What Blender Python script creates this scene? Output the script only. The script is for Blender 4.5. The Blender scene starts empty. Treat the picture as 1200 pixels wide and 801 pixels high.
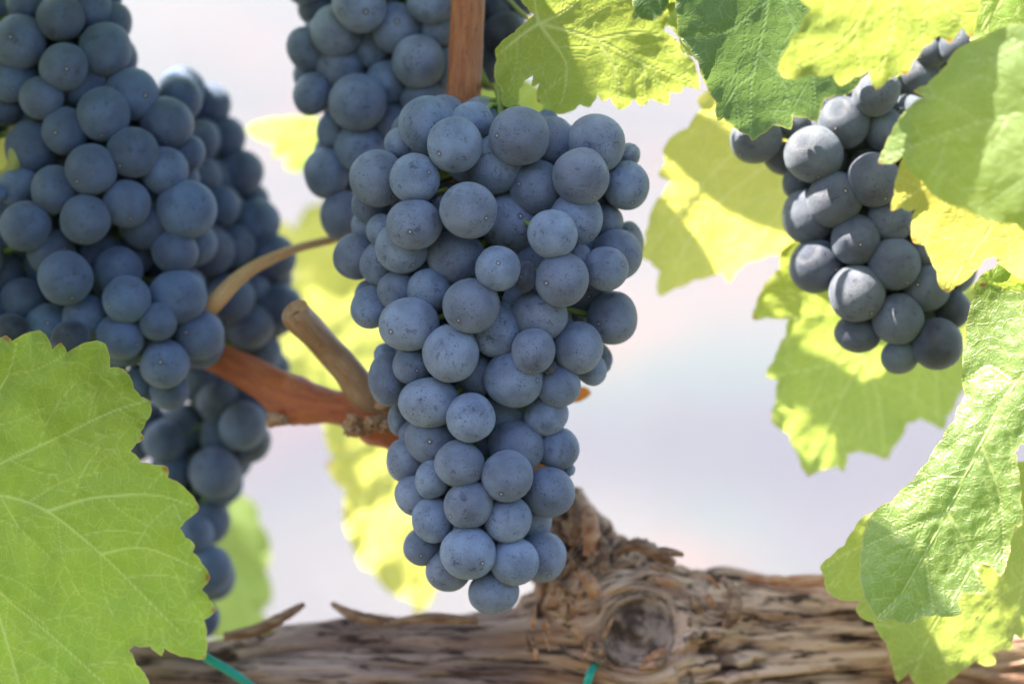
import bpy, bmesh, math, random
import numpy as np
from mathutils import Vector, Matrix, noise
from mathutils.geometry import delaunay_2d_cdt
R = math.radians
S = bpy.context.scene
C = S.collection
# ------------------------------------------------------------------ camera
D = 0.80                       # focus distance (m)
PITCH = 11.0
cam_d = bpy.data.cameras.new('camera'); cam = bpy.data.objects.new('camera', cam_d); C.objects.link(cam)
cam_d.lens = 100; cam_d.sensor_width = 36; cam_d.clip_start = 0.02; cam_d.clip_end = 3000
cam.location = (0, -D, 1.18); cam.rotation_euler = (R(90 - PITCH), 0, 0)
cam_d.dof.use_dof = True; cam_d.dof.focus_distance = D - 0.008; cam_d.dof.aperture_fstop = 4.6; cam_d.dof.aperture_blades = 9
S.camera = cam
# ------------------------------------------------------------------ light
SUN_AZ, SUN_EL = -84.0, 58.0   # azimuth from +Y towards +X, elevation
w = bpy.data.worlds.new('World'); S.world = w; w.use_nodes = True
nt = w.node_tree; sky = nt.nodes.new('ShaderNodeTexSky'); sky.sky_type = 'NISHITA'; sky.sun_disc = False
sky.sun_elevation = R(SUN_EL); sky.sun_rotation = R(SUN_AZ); sky.dust_density = 2.0; sky.air_density = 1.0
bg = nt.nodes['Background']; nt.links.new(sky.outputs[0], bg.inputs[0]); bg.inputs[1].default_value = 0.12
sd = bpy.data.lights.new('sun', 'SUN'); sd.energy = 5.0; sd.angle = R(0.53); sd.color = (1.0, 0.93, 0.82)
sun = bpy.data.objects.new('sun', sd); C.objects.link(sun)
SDIR = Vector((math.sin(R(SUN_AZ))*math.cos(R(SUN_EL)), math.cos(R(SUN_AZ))*math.cos(R(SUN_EL)), math.sin(R(SUN_EL))))
sun.rotation_euler = SDIR.to_track_quat('Z', 'Y').to_euler(); sun.location = SDIR*5 + Vector((0,0,1))
S.view_settings.view_transform = 'Standard'; S.view_settings.look = 'None'
S.view_settings.gamma = 1; S.view_settings.use_curve_mapping = False
S.view_settings.exposure = 2.28
# ------------------------------------------------------------------ helpers
CM = Matrix.Translation(cam.location) @ cam.rotation_euler.to_matrix().to_4x4()
K = 0.36/1200
def P(px, py, d=0.0):          # a place in the vine: where it shows, and metres behind the focus plane
    s = K*(D+d)
    return CM @ Vector(((px-600)*s, (400.5-py)*s, -(D+d)))
def mm(r, d=0.0): return r*K*(D+d)
def tag(o, label=None, cat=None, group=None, kind=None):
    if label: o['label'] = label
    if cat: o['category'] = cat
    if group: o['group'] = group
    if kind: o['kind'] = kind
    return o
def empty(name, loc):
    o = bpy.data.objects.new(name, None); C.objects.link(o); o.location = loc; o.empty_display_size = .01; return o
def link(name, me, parent=None, mat=None):
    o = bpy.data.objects.new(name, me); C.objects.link(o)
    if mat and not me.materials: me.materials.append(mat)
    if parent:
        o.parent = parent; o.matrix_parent_inverse = Matrix.Translation(-parent.location)
    return o
def smooth(me):
    me.polygons.foreach_set('use_smooth', [True]*len(me.polygons)); me.update()
def catmull(pts, n):
    pts = [np.array(p, float) for p in pts]; out = []
    for i in range(len(pts)-1):
        p0 = pts[max(i-1, 0)]; p1 = pts[i]; p2 = pts[i+1]; p3 = pts[min(i+2, len(pts)-1)]
        for k in range(n):
            t = k/n
            out.append(.5*((2*p1)+(p2-p0)*t+(2*p0-5*p1+4*p2-p3)*t*t+(3*p1-p0-3*p2+p3)*t**3))
    out.append(pts[-1]); return out
def tube_mesh(name, pts, rads, seg=20, cap=True, fn=None):
    """pts world Vectors, rads metres; fn(i, a, p)->radius factor"""
    vs, fs = [], []; n = len(pts); up = Vector((0.13, 0.2, 1)).normalized()
    prev = None
    for i, p in enumerate(pts):
        t = (pts[min(i+1, n-1)] - pts[max(i-1, 0)]).normalized()
        if prev is None:
            a = t.cross(up)
            if a.length < .1: a = t.cross(Vector((1,0,0)))
            a.normalize()
        else:
            a = (prev - t*prev.dot(t)).normalized()
        prev = a; b = t.cross(a)
        for k in range(seg):
            an = 2*math.pi*k/seg; q = a*math.cos(an)+b*math.sin(an)
            f = fn(i, an, p) if fn else 1
            vs.append(p + q*rads[i]*f)
    for i in range(n-1):
        for k in range(seg):
            k2 = (k+1) % seg
            fs.append((i*seg+k, i*seg+k2, (i+1)*seg+k2, (i+1)*seg+k))
    if cap:
        fs.append(tuple(reversed(range(seg)))); fs.append(tuple((n-1)*seg+k for k in range(seg)))
    me = bpy.data.meshes.new(name); me.from_pydata([tuple(v) for v in vs], [], fs); smooth(me); return me
def px_tube(name, pts, seg=20, sub=10, fn=None, cap=True):
    """pts: (px, py, depth, radius_px)"""
    c = catmull(pts, sub)
    return tube_mesh(name, [P(q[0], q[1], q[2]) for q in c], [mm(q[3], q[2]) for q in c], seg, cap, fn)
# ------------------------------------------------------------------ node helper
class N:
    def __init__(s, name):
        s.m = bpy.data.materials.new(name); s.m.use_nodes = True; s.t = s.m.node_tree; s.t.nodes.clear()
        s.out = s.t.nodes.new('ShaderNodeOutputMaterial')
    def n(s, typ, **kw):
        x = s.t.nodes.new('ShaderNode'+typ)
        for k, v in kw.items():
            if k.startswith('i_'): s.set(x.inputs[k[2:].replace('_', ' ')], v)
            else: setattr(x, k, v)
        return x
    def set(s, sock, v):
        if isinstance(v, bpy.types.NodeSocket): s.t.links.new(v, sock)
        elif isinstance(v, tuple) and len(v) == 3 and sock.type == 'RGBA': sock.default_value = (*v, 1)
        else: sock.default_value = v
    def math(s, op, a, b=0.0, clamp=False):
        x = s.t.nodes.new('ShaderNodeMath'); x.operation = op; x.use_clamp = clamp; s.set(x.inputs[0], a); s.set(x.inputs[1], b); return x.outputs[0]
    def mix(s, f, a, b, mode='MIX'):
        x = s.t.nodes.new('ShaderNodeMix'); x.data_type = 'RGBA'; x.blend_type = mode
        s.set(x.inputs[0], f); s.set(x.inputs[6], a); s.set(x.inputs[7], b); return x.outputs[2]
    def ramp(s, f, lo, hi, a=0.0, b=1.0):
        x = s.t.nodes.new('ShaderNodeMapRange'); x.interpolation_type = 'SMOOTHSTEP'
        s.set(x.inputs[0], f); s.set(x.inputs[1], lo); s.set(x.inputs[2], hi); s.set(x.inputs[3], a); s.set(x.inputs[4], b); return x.outputs[0]
    def noise(s, vec, scale, detail=3, rough=.5, dist=0.0):
        x = s.n('TexNoise'); s.set(x.inputs['Vector'], vec); x.inputs['Scale'].default_value = scale
        x.inputs['Detail'].default_value = detail; x.inputs['Roughness'].default_value = rough; x.inputs['Distortion'].default_value = dist
        return x.outputs[0]
    def voro(s, vec, scale, feature='F1', rnd=1.0, out=0):
        x = s.n('TexVoronoi', feature=feature); s.set(x.inputs['Vector'], vec); x.inputs['Scale'].default_value = scale
        x.inputs['Randomness'].default_value = rnd; return x.outputs[out]
    def vmul(s, vec, v):
        x = s.n('VectorMath', operation='MULTIPLY'); s.set(x.inputs[0], vec); x.inputs[1].default_value = v; return x.outputs[0]
    def vadd(s, vec, v):
        x = s.n('VectorMath', operation='ADD'); s.set(x.inputs[0], vec); s.set(x.inputs[1], v); return x.outputs[0]
    def bump(s, h, strength, dist, normal=None):
        x = s.n('Bump'); s.set(x.inputs['Height'], h); x.inputs['Strength'].default_value = strength; x.inputs['Distance'].default_value = dist
        if normal: s.set(x.inputs['Normal'], normal)
        return x.outputs[0]
    def bsdf(s, col, rough, **kw):
        x = s.n('BsdfPrincipled'); s.set(x.inputs['Base Color'], col); s.set(x.inputs['Roughness'], rough)
        for k, v in kw.items(): s.set(x.inputs[k.replace('_', ' ')], v)
        return x.outputs[0]
    def done(s, sh): s.t.links.new(sh, s.out.inputs[0]); return s.m
# ------------------------------------------------------------------ materials
def mat_grape(name, bloom=(0.235, 0.288, 0.425), skin=(0.022, 0.02, 0.045), amount=.86, spots=1.0, packed=False):
    m = N(name); tc = m.n('TexCoord').outputs['Object']; oi = m.n('ObjectInfo').outputs['Random']
    off = m.n('CombineXYZ'); m.set(off.inputs[0], m.math('MULTIPLY', oi, 37.0)); m.set(off.inputs[1], m.math('MULTIPLY', oi, 91.0)); m.set(off.inputs[2], m.math('MULTIPLY', oi, 53.0))
    v = m.vadd(tc, off.outputs[0])
    if packed: v = m.vmul(tc, (125, 125, 125))
    big = m.noise(v, 1.1, 3, .55); mid = m.noise(v, 4.0, 4, .6, .6); fine = m.noise(v, 24, 3, .6)
    # rubbed patches where the bloom is thinner
    rub = m.math('MULTIPLY', m.ramp(mid, .54, .66), m.ramp(m.noise(v, 1.9, 2), .42, .60))
    cover = m.math('SUBTRACT', m.ramp(big, .2, .75, amount-.42, amount+.10), m.math('MULTIPLY', rub, .42))
    cover = m.math('ADD', cover, m.math('MULTIPLY', m.math('SUBTRACT', fine, .5), .34), True)
    cover = m.math('MULTIPLY', cover, m.ramp(m.math('FRACT', m.math('MULTIPLY', oi, 7.3)), 0, 1, .64, 1.10), True)
    # pores and specks, denser in patches
    vd = m.voro(v, 7.5); dens = m.ramp(m.noise(v, 1.7, 2), .46, .62)
    pore = m.math('MULTIPLY', m.ramp(vd, .25, .13), dens)
    vd2 = m.voro(m.vadd(v, (3.1, 7.7, 1.3)), 15); pore2 = m.math('MULTIPLY', m.ramp(vd2, .30, .14), m.ramp(m.noise(v, 2.3, 2), .42, .56))
    scuff = m.math('MULTIPLY', m.ramp(m.noise(v, 7, 5, .75, 1.5), .56, .64), m.ramp(m.noise(v, 1.3, 1), .56, .66))
    mark = m.math('MAXIMUM', m.math('MAXIMUM', pore, m.math('MULTIPLY', pore2, .7)), m.math('MULTIPLY', scuff, .8))
    mark = m.math('MULTIPLY', mark, spots, True)
    # blossom scar at the pole
    sx = m.n('SeparateXYZ'); m.set(sx.inputs[0], tc)
    rr = m.math('SQRT', m.math('ADD', m.math('POWER', sx.outputs[0], 2.0), m.math('POWER', sx.outputs[1], 2.0)))
    up = m.math('GREATER_THAN', sx.outputs[2], 0.0)
    if packed: up = 0.0
    rr2 = m.math('ADD', rr, m.math('MULTIPLY', m.math('SUBTRACT', mid, .5), .10))
    halo = m.math('MULTIPLY', m.ramp(rr2, .17, .05), up); dot = m.math('MULTIPLY', m.ramp(rr, .040, .026), up)
    tint = m.mix(m.ramp(oi, .3, .9), bloom, (bloom[0]*1.1, bloom[1]*1.02, bloom[2]*.97))
    col = m.mix(cover, skin, tint)
    col = m.mix(m.math('MAXIMUM', mark, m.math('MULTIPLY', halo, .65)), col, (skin[0]*1.2, skin[1]*1.1, skin[2]*.9))
    col = m.mix(dot, col, (.75, .58, .36))
    rough = m.ramp(cover, .2, .9, .33, .52)
    h = m.math('ADD', m.math('MULTIPLY', fine, .5), m.math('MULTIPLY', mark, -.6))
    h = m.math('ADD', h, m.math('MULTIPLY', dot, 1.5))
    nb = m.bump(h, .35, .02)
    sh = m.bsdf(col, rough, Specular_IOR_Level=.42, Normal=nb, Sheen_Weight=.34, Sheen_Roughness=.45, Sheen_Tint=(.75, .85, 1.0))
    return m.done(sh)
G_MAIN = mat_grape('grape_skin')
G_LEFT = mat_grape('grape_skin_blue', bloom=(0.125, 0.18, 0.32), amount=.86, spots=.8)
G_RIGHT = mat_grape('grape_skin_shaded', bloom=(0.15, 0.175, 0.22), amount=.78)  # bloom colour darkened to stand for shade from the leaves over this bunch
G_DARK = mat_grape('grape_skin_dark', bloom=(0.10, 0.12, 0.19), skin=(.014, .012, .022), amount=.36)

PACK = {k: mat_grape('packed_'+k, bloom=b, packed=True) for k, b in dict(main=(.235,.288,.425), left=(.125,.18,.32), right=(.15,.175,.22)).items()}

def mat_leaf(name, top, trans, tf=.5, mott=.5, vein=(.45, .50, .17), rough=.48, patch=None, spec=.4):
    m = N(name); uv = m.n('UVMap').outputs[0]
    at = m.n('Attribute', attribute_name='leafdata'); sp = m.n('SeparateColor'); m.set(sp.inputs[0], at.outputs['Color'])
    ve, tip, edge = sp.outputs[0], sp.outputs[1], sp.outputs[2]
    big = m.noise(uv, 1.6, 3, .6); mid = m.noise(uv, 7, 4, .6); fine = m.noise(uv, 40, 3, .6)
    wuv = m.vadd(uv, m.vmul(m.n('TexNoise', i_Vector=uv, i_Scale=5.0).outputs[1], (.12, .12, 0)))
    cell = m.ramp(m.voro(wuv, 6.5, 'DISTANCE_TO_EDGE'), .0, .055, 1, 0)
    cell2 = m.ramp(m.voro(wuv, 19, 'DISTANCE_TO_EDGE'), .0, .07, 1, 0)
    net = m.math('MAXIMUM', m.math('MULTIPLY', cell, .36), m.math('MULTIPLY', cell2, .18))
    allv = m.math('MAXIMUM', ve, net)
    f = m.math('ADD', m.math('MULTIPLY', m.math('SUBTRACT', big, .5), 1.6*mott), m.math('MULTIPLY', m.math('SUBTRACT', mid, .5), .9*mott))
    k = m.math('ADD', .5, f, True)
    dk = lambda c, a: (c[0]*a, c[1]*a, c[2]*a)
    yel = lambda c: (min(1, c[0]*1.45), c[1]*1.12, c[2]*.8)
    c1 = m.mix(k, dk(top, .82), yel(top)); c2 = m.mix(k, dk(trans, .86), yel(trans))
    c1 = m.mix(m.math('MULTIPLY', allv, .9), c1, vein)
    c2 = m.mix(m.math('MULTIPLY', allv, .45), c2, (min(1, trans[0]*1.45), min(1, trans[1]*1.15), trans[2]*1.8))
    # specks and scorched tooth tips
    spk = m.math('MULTIPLY', m.ramp(m.voro(uv, 9), .075, .03), m.ramp(m.noise(uv, 1.3, 2), .52, .62))
    br = m.math('MAXIMUM', tip, m.math('MULTIPLY', spk, .55))
    c1 = m.mix(br, c1, (.24, .055, .022)); c2 = m.mix(br, c2, (.45, .09, .03))
    ew = m.ramp(edge, .0, .03, .5, 0)
    c1 = m.mix(ew, c1, (.42, .38, .10)); c2 = m.mix(ew, c2, (.8, .72, .2))
    h = m.math('ADD', m.math('MULTIPLY', allv, -1.0), m.math('MULTIPLY', fine, .25))
    h = m.math('ADD', h, m.math('MULTIPLY', m.noise(uv, 12, 2), .9))
    nb = m.bump(h, .55, .0006)
    a = m.bsdf(c1, m.ramp(fine, .3, .7, rough-.06, rough+.1), Specular_IOR_Level=spec, Normal=nb)
    b = m.n('BsdfTranslucent'); m.set(b.inputs['Color'], c2); m.set(b.inputs['Normal'], nb)
    x = m.n('MixShader'); x.inputs[0].default_value = tf; m.set(x.inputs[1], a); m.set(x.inputs[2], b.outputs[0])
    return m.done(x.outputs[0])
LF_FRONT = mat_leaf('leaf_fresh_green', (.15, .265, .045), (.46, .72, .10), .5, vein=(.66, .68, .26))
LF_YEL = mat_leaf('leaf_yellow_green', (.19, .28, .05), (.48, .66, .15), .52, .4, vein=(.66, .66, .26))
LF_YELLOW = mat_leaf('leaf_pale_yellow', (.26, .27, .05), (.76, .80, .20), .58, .4, vein=(.5, .45, .2))
LF_DARK = mat_leaf('leaf_deep_green', (.080, .155, .065), (.20, .37, .12), .30, .35, vein=(.28, .36, .16))
LF_PALE = mat_leaf('leaf_grey_green', (.13, .22, .07), (.44, .64, .16), .5, .3, vein=(.35, .42, .2))
LF_GLOSS = mat_leaf('leaf_glossy', (.13, .225, .06), (.36, .60, .10), .42, .4, rough=.38, spec=.8)

def mat_cane(name, a, b, c, sc=1.0):
    m = N(name); tc = m.n('TexCoord').outputs['UV']
    st = m.vmul(tc, (2.0, 46.0, 1)); st2 = m.vmul(tc, (1.0, 9.0, 1))
    n1 = m.noise(st, 1.4, 5, .65); n2 = m.noise(st2, 1.3, 4, .6); n3 = m.noise(m.vmul(tc, (14, 14, 1)), 1.0, 3)
    col = m.mix(m.ramp(n2, .3, .7), a, b); col = m.mix(m.math('MULTIPLY', m.ramp(n1, .5, .72), .7), col, c)
    col = m.mix(m.math('MULTIPLY', m.ramp(n3, .62, .7), .5), col, (.07, .03, .018))
    h = m.math('ADD', n1, m.math('MULTIPLY', n2, .8))
    return m.done(m.bsdf(col, .38, Normal=m.bump(h, .8, .0009*sc), Specular_IOR_Level=.5))
M_CANE = mat_cane('cane_red_brown', (.36, .09, .028), (.52, .19, .07), (.14, .04, .018))
M_CANE2 = mat_cane('cane_orange_brown', (.56, .15, .045), (.42, .085, .03), (.17, .06, .03))
M_STUB = mat_cane('stub_tan_brown', (.50, .29, .16), (.36, .17, .08), (.16, .07, .035))
M_STALK = mat_cane('stalk_tan_green', (.62, .38, .16), (.58, .25, .09), (.32, .32, .09), .4)
M_PETIOLE = mat_cane('petiole_green', (.28, .34, .08), (.36, .30, .09), (.22, .28, .06), .3)
def mat_rachis():
    m = N('green_rachis'); tc = m.n('TexCoord').outputs['Object']
    n = m.noise(tc, 300, 3); return m.done(m.bsdf(m.mix(n, (.13, .19, .03), (.25, .30, .06)), .5, Normal=m.bump(n, .3, .0005)))
M_RACHIS = mat_rachis()
def mat_bark():
    m = N('vine_bark'); at = m.n('Attribute', attribute_name='barkdata'); sp = m.n('SeparateColor'); m.set(sp.inputs[0], at.outputs['Color'])
    ti, knot, warm = sp.outputs[0], sp.outputs[1], sp.outputs[2]
    g = m.n('Attribute', attribute_name='grain').outputs['Vector']
    n1 = m.noise(m.vmul(g, (42, 620, 260)), 1.0, 6, .68, .35); n2 = m.noise(m.vmul(g, (14, 150, 90)), 1.0, 5, .6, .5); n3 = m.noise(m.vmul(g, (55, 90, 90)), 1.0, 4, .65)
    tc = m.n('TexCoord').outputs['Object']; n4 = m.noise(tc, 420, 4, .7)
    cold = m.mix(m.ramp(n2, .3, .7), (.23, .125, .098), (.56, .38, .32))
    wrm = m.mix(m.ramp(n2, .3, .68), (.34, .155, .085), (.80, .54, .39))
    col = m.mix(m.ramp(warm, 0, 1), cold, wrm)
    col = m.mix(m.math('MULTIPLY', m.ramp(n1, .49, .40), .92), col, (.035, .016, .011))
    col = m.mix(m.math('MULTIPLY', m.ramp(n1, .56, .72), .6), col, (.50, .37, .27))
    col = m.mix(m.math('MULTIPLY', m.ramp(n3, .62, .72), .45), col, (.30, .12, .06))
    kc = m.mix(m.ramp(m.math('ADD', m.math('MULTIPLY', m.noise(tc, 160, 3), .75), m.math('MULTIPLY', n4, .25)), .40, .60), (.12, .07, .05), (.46, .31, .235))
    col = m.mix(knot, col, kc)
    col = m.mix(m.math('MULTIPLY', ti, .7), col, (.035, .018, .013))  # grooves coloured darker the deeper they are displaced
    h = m.math('ADD', m.math('MULTIPLY', n1, 1.0), m.math('MULTIPLY', n4, .35)); h = m.math('ADD', h, n2)
    return m.done(m.bsdf(col, .8, Normal=m.bump(h, .9, .0016), Specular_IOR_Level=.25))
M_BARK = mat_bark()
def mat_flake(name, a, b):
    m = N(name); tc = m.n('TexCoord').outputs['Object']; n = m.noise(m.vmul(tc, (160, 420, 420)), 1, 5, .6)
    col = m.mix(m.ramp(n, .3, .7), a, b)
    x = m.n('MixShader'); x.inputs[0].default_value = .25; m.set(x.inputs[1], m.bsdf(col, .75, Normal=m.bump(n, .8, .001)))
    t = m.n('BsdfTranslucent'); m.set(t.inputs[0], (.75, .3, .1)); m.set(x.inputs[2], t.outputs[0]); return m.done(x.outputs[0])
M_FLAKE = mat_flake('bark_flake_tan', (.13, .07, .045), (.46, .30, .19))
M_FLAKE2 = mat_flake('bark_flake_sun_orange', (.40, .16, .07), (.72, .44, .28))  # brighter orange colour stands in for sun catching the flakes
def mat_tie():
    m = N('teal_plastic'); n = m.noise(m.n('TexCoord').outputs['Object'], 260, 3)
    return m.done(m.bsdf(m.mix(n, (.0, .22, .15), (.01, .34, .23)), .38, Normal=m.bump(n, .2, .0005)))
M_TIE = mat_tie()
def mat_ground():
    m = N('dry_pale_soil'); tc = m.n('TexCoord').outputs['Object']
    wide = m.vmul(tc, (1.0, .34, 1)); sep = m.n('SeparateXYZ'); m.set(sep.inputs[0], tc); yy = m.math('ADD', sep.outputs[1], m.math('MULTIPLY', m.noise(tc, .7, 2), 1.2))
    n1 = m.noise(wide, 1.3, 3, .5); n2 = m.noise(wide, 2.6, 3, .55); n3 = m.noise(m.vadd(wide, (13, 4, 0)), 2.0, 2); n5 = m.noise(m.vadd(wide, (31, 7, 0)), 2.3, 2)
    n4 = m.voro(tc, 26); n6 = m.noise(tc, 60, 3)
    col = m.mix(m.ramp(n1, .36, .62), (.062, .063, .073), (.094, .092, .092))
    col = m.mix(m.math('MULTIPLY', m.ramp(n2, .48, .62), .6), col, (.050, .051, .073))
    col = m.mix(m.math('MULTIPLY', m.ramp(n3, .52, .62), .45), col, (.048, .085, .082))
    col = m.mix(m.math('MULTIPLY', m.ramp(n5, .56, .66), .5), col, (.20, .088, .060))
    # two bands across the ground: a pale one and a darker lilac one
    band = m.math('MULTIPLY', m.ramp(yy, 4.2, 4.7), m.ramp(yy, 5.5, 5.0)); pale = m.math('MULTIPLY', m.ramp(yy, 5.6, 6.0), m.ramp(yy, 8.0, 7.0))
    col = m.mix(m.math('MULTIPLY', band, .75), col, (.044, .046, .066)); col = m.mix(m.math('MULTIPLY', pale, .6), col, (.098, .090, .091))
    far = m.ramp(yy, 9, 15); col = m.mix(m.math('MULTIPLY', far, .5), col, (.080, .085, .090))
    col = m.mix(m.ramp(n4, .2, .5, .0, .25), col, (.10, .09, .085))
    # dark weedy strip added out of view to cut light bouncing up
    near = m.ramp(yy, 2.6, 1.7); col = m.mix(m.math('MULTIPLY', near, .9), col, m.mix(n1, (.045, .06, .022), (.09, .075, .045)))
    return m.done(m.bsdf(col, .9, Normal=m.bump(m.math('ADD', n4, n6), .5, .03)))
M_GROUND = mat_ground()
# ------------------------------------------------------------------ ground
def build_ground():
    bm = bmesh.new(); n = 120
    xs = np.sinh(np.linspace(-5.2, 5.2, n))*8.0
    grid = [[bm.verts.new((x, y+3, 0.10*noise.noise(Vector((x*.35, y*.35, 0)))+.02*noise.noise(Vector((x*2, y*2, 5))) if abs(x) < 60 and abs(y) < 60 else 0)) for x in xs] for y in xs]
    for i in range(n-1):
        for j in range(n-1): bm.faces.new((grid[i][j], grid[i][j+1], grid[i+1][j+1], grid[i+1][j]))
    me = bpy.data.meshes.new('ground'); bm.to_mesh(me); smooth(me)
    tag(link('ground', me, None, M_GROUND), kind='structure')
build_ground()
# ------------------------------------------------------------------ wood: cordon with spur and knot
random.seed(5)
KN = P(745, 722, .052)         # centre of the pruning knot
def build_cordon():
    vs = []
    parts = []
    def add(pts, sub=8): parts.append(px_tube('tmp', pts, 28, sub))
    add([(-420,812,.075,66),(-150,800,.07,66),(60,806,.068,62),(240,806,.066,58),(330,792,.064,62),(450,786,.062,65),(580,782,.06,70),(690,770,.06,80),(760,760,.06,92),(850,760,.062,88),(960,764,.065,82),(1100,770,.07,80),(1300,780,.075,80),(1640,795,.08,84)])
    add([(770,745,.062,80),(706,700,.057,78),(678,650,.057,60),(664,608,.057,36),(640,572,.062,20),(590,552,.066,17)], 6)
    me = bpy.data.meshes.new('cordon_wood'); bm = bmesh.new()
    for p in parts: bm.from_mesh(p)
    bmesh.ops.create_icosphere(bm, subdivisions=4, radius=1, matrix=Matrix.Translation(P(752, 722, .058)) @ Matrix.Diagonal((mm(108), .017, mm(74), 1)))
    bmesh.ops.create_icosphere(bm, subdivisions=4, radius=1, matrix=Matrix.Translation(P(655, 738, .060)) @ Matrix.Diagonal((mm(80), .014, mm(50), 1)))
    bm.to_mesh(me); bm.free()
    o = bpy.data.objects.new('tmp', me); C.objects.link(o)
    md = o.modifiers.new('r', 'REMESH'); md.mode = 'VOXEL'; md.voxel_size = .00072; md.use_smooth_shade = True
    dg = bpy.context.evaluated_depsgraph_get(); me2 = bpy.data.meshes.new_from_object(o.evaluated_get(dg))
    bpy.data.objects.remove(o)
    n = len(me2.vertices); co = np.zeros(n*3); me2.vertices.foreach_get('co', co); co = co.reshape(-1, 3)
    nn = np.zeros(n*3); me2.vertices.foreach_get('normal', nn); nn = nn.reshape(-1, 3)
    sp0 = P(745, 722, .05); sp1 = P(665, 592, .055); ax = (sp1-sp0); L = ax.length; ax = ax.normalized()
    data = np.zeros((n, 4), np.float32); grain = np.zeros((n, 3), np.float32)
    Rk = mm(50)
    for i in range(n):
        p = Vector(co[i]); nr = Vector(nn[i])
        q = p - KN; x, z = q.x, q.z; r = math.hypot(x, z*1.05)
        front = 1 if p.y < KN.y+.010 else 0
        # stream function of grain flowing round the knot
        psi = z*(1 - min(1, (Rk*.9)**2/max(r*r, 1e-9))) if r > Rk*.9 else 0
        along = x
        t = (p-sp0).dot(ax); perp = (p-sp0 - ax*t)
        sf = min(1, max(0, (t-.016)/.012))*min(1, max(0, (.030-perp.length)/.008))            # spur blend
        pz = perp.x*.75 - perp.z*.45
        ga = along*(1-sf)+t*sf; gb = psi*(1-sf)+pz*sf; gc = p.y
        inner = 1 if (r < Rk*.9 and front) else 0
        rings = 0
        if inner:
            gb = r; ga = math.atan2(z, x)*.012
        ww = noise.noise(Vector((ga*22, gb*60, gc*40)))
        # long plates and furrows
        v = Vector((ga*7+ww*.30, gb*210+ww*.9, gc*130))
        f1 = noise.noise(v); f2 = noise.noise(v*2.3+Vector((7, 3, 1))); f3 = noise.noise(Vector((ga*35, gb*620, gc*440)))
        ridge = 1-abs(f1)*2.2
        d = .0014*f1 - .0028*max(0, ridge-.55)*1.6 + .0010*f2 + .00045*f3
        d += .0016*noise.noise(Vector((p.x*38, p.y*38, p.z*38)))
        kn = 0
        near = math.exp(-((r-Rk*1.2)/(Rk*.32))**2)*front
        d += near*.0036*(.75+.5*noise.noise(Vector((p.x*90, p.z*90, 2))))      # swollen collar
        if front and r < Rk*1.02:
            a = math.atan2(z, x); rn = r/(Rk*(.92+.10*noise.noise(Vector((math.cos(a)*1.5, math.sin(a)*1.5, 4)))))
            if rn < 1:
                kn = min(1, (1-rn)*5)
                bowl = -.0026*min(1, (1-rn)*3.2) + .0036*math.exp(-(rn/.30)**2)
                d = bowl + .0006*math.sin(rn*22+3*noise.noise(Vector((x*180, z*180, 0)))) + .0007*noise.noise(Vector((x*260, z*260, 3))) + .0003*noise.noise(Vector((x*900, z*900, 8)))
        # chunky torn bark round the knot's right side and on the spur
        ch = math.exp(-((p.x-(KN.x+mm(92)))/mm(48))**2)*front + sf*.9
        cell = noise.cell(Vector((p.x*230+ww*1.4, p.y*150, p.z*330+f1*1.2)))
        d += ch*(.0024*(cell-.4) + .0014*noise.noise(Vector((p.x*320, p.y*320, p.z*320))))
        if p.x < P(560, 0, .06).x: d *= 1.1
        co[i] = p + nr*d
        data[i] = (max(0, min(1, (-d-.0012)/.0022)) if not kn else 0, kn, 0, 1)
        wx = (p.x - P(560, 0, .06).x)/.022
        data[i][2] = max(0, min(1, wx + .5*noise.noise(p*60)))
        grain[i] = (ga, gb, gc)
    me2.vertices.foreach_set('co', co.ravel())
    ca = me2.color_attributes.new('barkdata', 'FLOAT_COLOR', 'POINT'); ca.data.foreach_set('color', data.ravel())
    ga_ = me2.attributes.new('grain', 'FLOAT_VECTOR', 'POINT'); ga_.data.foreach_set('vector', grain.ravel())
    smooth(me2); me2.name = 'cordon_wood'; return me2
vine = empty('vine_cordon', P(740, 790, .06))
tag(vine, 'gnarled brown woody vine arm with a round pruning knot running along the bottom', 'vine')
wood = link('gnarled_wood', build_cordon(), vine, M_BARK)
def flake(pts, wpx, mat, curl=.4, seed=0, name='bark_strip'):
    """pts: (px,py,depth); a thin torn strip with a curled cross-section"""
    rnd = random.Random(seed); c = catmull(pts, 8); n = len(c); m = 7; vs = []; fs = []
    for i, q in enumerate(c):
        t = i/(n-1); wd = wpx*(.35+.65*math.sin(math.pi*min(1, .15+t*.85)))*(1+.35*noise.noise(Vector((i*.6, seed, 0))))
        a = np.array(c[min(i+1, n-1)][:2])-np.array(c[max(i-1, 0)][:2]); a /= (np.linalg.norm(a)+1e-9); nrm = np.array((-a[1], a[0]))
        for k in range(m):
            s = k/(m-1)*2-1
            off = nrm*s*wd*.5
            vs.append(P(q[0]+off[0], q[1]+off[1], q[2]+curl*mm(wd)*.5*(s*s-.4)+.0006*noise.noise(Vector((i*.5, s*2, seed)))))
    for i in range(n-1):
        for k in range(m-1): fs.append((i*m+k, i*m+k+1, (i+1)*m+k+1, (i+1)*m+k))
    me = bpy.data.meshes.new(name); me.from_pydata([tuple(v) for v in vs], [], fs)
    bm = bmesh.new(); bm.from_mesh(me); bmesh.ops.solidify(bm, geom=bm.faces[:], thickness=.0005); bm.to_mesh(me); bm.free()
    smooth(me); return link(name, me, vine, mat)
flake([(262,746,.05),(300,738,.047),(332,722,.046),(357,707,.050)], 15, M_FLAKE, .9, 1)
flake([(470,728,.047),(430,724,.045),(405,716,.047),(388,706,.052)], 13, M_FLAKE, .9, 2)
flake([(560,727,.044),(500,724,.043),(450,731,.045)], 13, M_FLAKE, .8, 3)
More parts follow.
